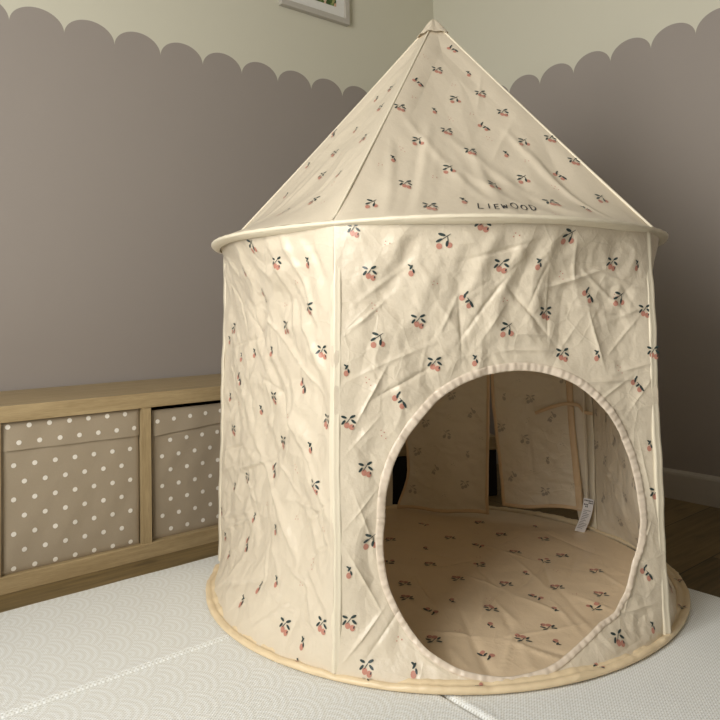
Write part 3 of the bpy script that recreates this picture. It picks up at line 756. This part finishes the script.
# cap at the peak
capP = []
for t, r in ((.925, .0435), (.94, .036), (.958, .027), (.975, .020), (.99, .012), (1.0, .005), (1.003, .0005)):
    row = []
    for i in range(50):
        a = 2 * PI * i / 50; d = (a - ANG[0]) % (2 * PI / 5) - PI / 5
        rr = r * (math.cos(PI / 5) / math.cos(d)) ** .8 + .0012 * math.sin(a * 7)
        row.append((APEX[0] * t + CT[0] * (1 - t) + rr * math.cos(a), APEX[1] * t + CT[1] * (1 - t) + rr * math.sin(a), .767 + (APEX[2] + .004 - .767) * t + .001 * math.sin(a * 9)))
    capP.append(row)
MB().grid(np.array(capP), 0, False, True).build('roof_cap', ROOFC, TENT, TO)

# -- hoops
a = np.linspace(0, 2 * PI, 240, endpoint=False)
RR = RT + .0060 + .0012 * np.sin(3 * a + 1)
P = np.stack([CT[0] + RR * np.cos(a), CT[1] + RR * np.sin(a), ringz(a) - .001 - .005 * np.clip(np.cos(a - 2.7), 0, 1) ** 2 + .0012 * np.sin(5 * a)], -1)
mb = MB(); mb.tube(P, .0042 + .0004 * np.sin(a * 70), 10, 0, True)
rows = []
for dr, dz in ((.003, -.003), (-.002, -.008), (-.014, -.010)):
    rows.append(np.stack([CT[0] + (RR + dr) * np.cos(a), CT[1] + (RR + dr) * np.sin(a), ringz(a) + dz - .005 * np.clip(np.cos(a - 2.7), 0, 1) ** 2 + .0012 * np.sin(9 * a)], -1))
mb.grid(np.stack(rows, 1), 0, True)
HO = mb.build('roof_hoop', SEAM, TENT, TO)

n = 720; a = np.linspace(0, 2 * PI, n, endpoint=False)
pk = (.0022 + .0045 * np.exp(-((a - 3.3) / .7) ** 2)) * facet(a * .5, a * 0, .030, 200, 0, 0) + .0014 * facet(a * .5, a * 0 + .1, .012, 201, 0, 0)
RRb = .5175 + .0015 * np.sin(5 * a) + .010 * np.clip(np.cos(a + .60), 0, 1) ** 2
prof = [(-.022, .0120), (-.016, .0135), (-.011, .0110), (-.0085, .0085), (-.006, .0105), (-.002, .0118), (.003, .0105), (.005, .007), (.0045, .003), (.001, .0008), (-.005, .0006), (-.02, .0006)]
rows = []
for i, (dr, dz) in enumerate(prof):
    wv = 1 if i < 7 else .3
    drop = np.clip((CT[0] + RRb * np.cos(a) + .69) / .06, 0, 1) * 0
    rr = RRb + dr + pk * wv * (1.0 if i > 2 else .6); rows.append(np.stack([C0[0] + rr * np.cos(a), C0[1] + rr * np.sin(a), .0131 + dz + np.maximum(pk * wv * .8, -dz)], -1))
mb = MB(); mb.grid(np.stack(rows, 1), 0, True, True)
def rimsurf(S, Q, off=0.0):
    S, Q = np.asarray(S, float), np.asarray(Q, float); aa_ = (S / .52) % (2 * PI)
    rr_ = np.interp(aa_, a, RRb + pk, period=2 * PI) + Q; z = np.interp(Q, [p[0] for p in prof[:8]], [p[1] for p in prof[:8]]) + .0131 + np.interp(aa_, a, pk, period=2 * PI) * .8
    return np.stack([C0[0] + (rr_ + off) * np.cos(aa_), C0[1] + (rr_ + off) * np.sin(aa_), z + off * 1.3], -1)
for deg, t, rt in ((197, 'D', 2.6), (212, 'A', .4), (232, 'D', 1.2), (256, 'C', 2.0), (292, 'B', 1.3), (308, 'A', 2.2), (336, 'D', .4)):
    stamp(mb, rimsurf, math.radians(deg) * .52, -.008, t, rot=rt, sc=.62)
mb.build('base_hoop', [RIM, PEACH, LEAF, FAINT], TENT, TO)

# -- groundsheet
GL = crease([(0.351,0.283,0.23,0.116),(0.41,0.229,0.374,0.179),(0.374,0.179,0.257,0.108),(0.341,0.152,0.357,0.051),(0.363,0.114,0.378,0.065),(0.425,0.492,0.339,0.339),(0.514,0.411,0.513,0.328),(0.484,0.303,0.377,0.259),(0.524,0.148,0.482,0.082),(0.757,0.247,0.709,0.149),(0.526,0.191,0.455,0.087),(0.266,0.277,0.309,0.218),(0.283,0.186,0.209,0.076),(0.431,0.547,0.388,0.442),(0.663,0.397,0.608,0.295),(0.245,0.22,0.208,0.136),(0.507,0.256,0.507,0.186),(0.691,0.509,0.695,0.4),(0.594,0.178,0.59,0.111),(0.706,0.357,0.609,0.267)], 8, (.0035, .0065), (.0030, .0050)) + rand_folds(300, 40, 1.0, 1.0, .9, .8, (.004, .009), (.0010, .0032), (.08, .30), 's')
def sheet(S, Q, off=0.0):
    S, Q = np.asarray(S, float), np.asarray(Q, float)
    r = np.hypot(S, Q)
    def hgt(S, Q):
        h = .0018 * facet(S, Q, .10, 301, .4, .4) + .0009 * facet(S, Q, .045, 302, 1.2, .4) + folds(S + .5, Q + .5, GL)
        return h
    env = np.clip((.50 - r) / .03, 0, 1)
    z = .0165 + .0035 + hgt(S, Q) * env
    z = np.maximum(z, .0150)
    return np.stack([C0[0] + S, C0[1] + Q, z + off], -1)
rr, aa = np.meshgrid(np.linspace(.0005, .497, 150), np.linspace(0, 2 * PI, 420, endpoint=False), indexing='ij')
mb = MB(); mb.grid(np.swapaxes(sheet(rr * np.cos(aa), rr * np.sin(aa)), 0, 1), 0, True)
FLR = [(-0.167, -0.077, 'A'), (-0.178, -0.158, 'C'), (-0.083, -0.231, 'A'), (-0.109, -0.15, 'D'), (-0.011, -0.075, 'A'), (0.085, -0.056, 'B'), (-0.117, -0.016, 'A'), (-0.253, -0.241, 'A'), (-0.137, -0.276, 'D'), (-0.134, -0.348, 'A'), (-0.225, -0.34, 'C'), (-0.061, -0.35, 'A'), (-0.099, -0.395, 'D'), (0.041, -0.168, 'A'), (0.033, -0.253, 'C'), (0.108, -0.251, 'A'), (0.076, -0.362, 'B'), (0.144, -0.333, 'A'), (0.248, -0.257, 'A'), (0.213, -0.057, 'A'), (0.18, 0.033, 'C'), (0.004, 0.027, 'A'), (0.173, 0.124, 'A'), (0.279, -0.146, 'A'), (0.216, -0.142, 'B'), (0.01, -0.315, 'D'), (-.28, -.08, 'A'), (-.06, .10, 'B'), (.07, .11, 'D'), (.29, .05, 'A'), (.34, -.05, 'B'), (.33, .16, 'A'), (-.16, .12, 'A'), (-.27, .05, 'D'), (.05, .22, 'A'), (-.30, .2, 'B'), (-.08, .28, 'A'), (.2, .25, 'C'), (.12, .36, 'A'), (-.2, .36, 'A'), (-.38, -.05, 'A'), (.02, .42, 'D'), (.41, .03, 'D'), (.12, -.16, 'D')]
FLR += [(-.2, -.25, 'o'), (-.05, -.2, 'p'), (.1, -.3, 'o'), (.0, .08, 'o'), (.18, -.2, 'p'), (.12, -.02, 'o'), (-.22, -.0, 'p'), (.25, .1, 'o')]
for s, q, t in FLR:
    if s * s + q * q < .46 ** 2: stamp(mb, sheet, s, q, t, rot=math.radians(-50 + 180 + 90 - 75), sc=1.12)
mb.build('groundsheet', [SHEET, PEACH, LEAF], TENT, TO)

# -- care label on its cord, tie strap
a2 = ANG[2]; rd = np.array([math.cos(a2), math.sin(a2), 0]); tg = np.array([-math.sin(a2), math.cos(a2), 0])
base = np.array([C0[0], C0[1], 0]) + rd * .487
p_top, p_bot = base + np.array([0, 0, .42]) + tg * -.002, base + np.array([0, 0, .108]) + tg * .0 - rd * .004
mb = MB().tube([p_top * (1 - t) + p_bot * t + tg * .002 * math.sin(t * 5) for t in np.linspace(0, 1, 20)], .0016, 6, up=(1, 0, 0))
CO = mb.build('hanging_cord', SEAM, TENT, TO)
vr = np.array([.773, -.634, 0])      # the label faces the doorway
nn = np.array([-.634, -.773, 0])
mb = MB(); LP = []
for t in np.linspace(0, 1, 14):
    c = p_bot + np.array([0, 0, -.088 * t]) - vr * (.026 * t ** 1.1 - .006) + nn * (.006 + .008 * math.sin(t * 4))
    ax = vr * 1.0 + np.array([0, 0, -.25]); ax /= np.linalg.norm(ax)
    LP.append((c, ax))
def lab(u, t, off=0):
    f_ = t * 13; i = min(int(f_), 12); g_ = f_ - i
    c = LP[i][0] * (1 - g_) + LP[i + 1][0] * g_; return c + LP[i][1] * u * .0135 + nn * off
G = np.array([[lab(u, t) for t in np.linspace(0, 1, 14)] for u in (-1, -.5, 0, .5, 1)])
B_ = G - nn * .0006
mb.grid(G).grid(B_)
r_ = random.Random(4)
q0 = lambda u0, t0, u1, t1, m: mb.add([lab(u0, t0, .0005), lab(u1, t0, .0005), lab(u1, t1, .0005), lab(u0, t1, .0005)], [(0, 1, 2, 3)], m)
for i in range(4):
    for j in range(6):
        if r_.random() < .6: q0(-.85 + j * .29, .04 + i * .055, -.65 + j * .29, .075 + i * .055, 2)
for i in range(12):
    t0 = .32 + i * .05; q0(-.75, t0, -.75 + r_.uniform(.7, 1.5), t0 + .016, 1)
LW = simple('white_satin_label', (.80, .79, .80), .5); LG = simple('grey_label_print', (.25, .25, .27), .6)
LB = mb.build('care_label', [LW, LG, INK], TENT, TO)
tag(LB, 'small white printed care label')
# tie strap crossing the corner inside
def s_in(s, q): return W2(np.array(s), np.array(q), -.014)
pts = [s_in(.150, .312), s_in(.11, .330), s_in(.07, .343), s_in(.03, .342)]
d = base + np.array([0, 0, .335]); pts += [d, W1(np.array(W1.W - .035), np.array(.322), -.012)]
pts = np.array(pts); tt_ = np.linspace(0, len(pts) - 1, 40); sm_ = np.stack([np.interp(tt_, range(len(pts)), pts[:, i]) for i in range(3)], 1)
k_ = np.array([1, 2, 3, 2, 1]) / 9
for i in range(3): sm_[2:-2, i] = np.convolve(sm_[:, i], k_, 'valid')
mb = MB().tube(sm_, .0011, 8, flat=4.2); mb.build('tie_strap', TAN, TENT, TO)

# ------------------------------------------------------------------ light
def area(name, loc, target, sx, sy, power, col):
    L = bpy.data.lights.new(name, 'AREA'); L.shape = 'RECTANGLE'; L.size = sx; L.size_y = sy; L.energy = power; L.color = col
    o = bpy.data.objects.new(name, L); C.objects.link(o); o.location = loc
    d = Vector(target) - Vector(loc); o.rotation_euler = d.to_track_quat('-Z', 'Z').to_euler(); return o
area('window_daylight', (X0 - .03, (WY0 + WY1) / 2, (WZ0 + WZ1) / 2), (0, (WY0 + WY1) / 2, (WZ0 + WZ1) / 2 - .1), WY1 - WY0 - .1, WZ1 - WZ0 - .1, 92, (1.0, .965, .91))
w = bpy.data.worlds.new('sky'); bpy.context.scene.world = w; w.use_nodes = True
w.node_tree.nodes['Background'].inputs[0].default_value = (.75, .85, 1, 1); w.node_tree.nodes['Background'].inputs[1].default_value = 1.0

# ------------------------------------------------------------------ camera
f, yaw, pitch, roll = 686.053, .8841752, .0416133, -.0212893
fw = np.array([math.cos(yaw) * math.cos(pitch), math.sin(yaw) * math.cos(pitch), math.sin(pitch)])
r = np.array([math.sin(yaw), -math.cos(yaw), 0]); u = np.cross(r, fw)
c_, s_ = math.cos(roll), math.sin(roll); r2, u2 = c_ * r + s_ * u, -s_ * r + c_ * u
cam = bpy.data.cameras.new('camera'); co = bpy.data.objects.new('camera', cam); C.objects.link(co)
M = Matrix(((r2[0], u2[0], -fw[0], -2.169419), (r2[1], u2[1], -fw[1], -2.118042), (r2[2], u2[2], -fw[2], .61501), (0, 0, 0, 1)))
co.matrix_world = M
cam.sensor_width = 36; cam.lens = 36 * f / 720; cam.shift_x = (360 - 364.12) / 720; cam.shift_y = -(360 - 283.9) / 720
cam.clip_start = .01
sc = bpy.context.scene; sc.camera = co
sc.view_settings.view_transform = 'Standard'; sc.view_settings.look = 'None'; sc.view_settings.gamma = 1; sc.view_settings.exposure = 0
sc.cycles.use_denoising = True
sc.cycles.max_bounces = 8; sc.cycles.diffuse_bounces = 5
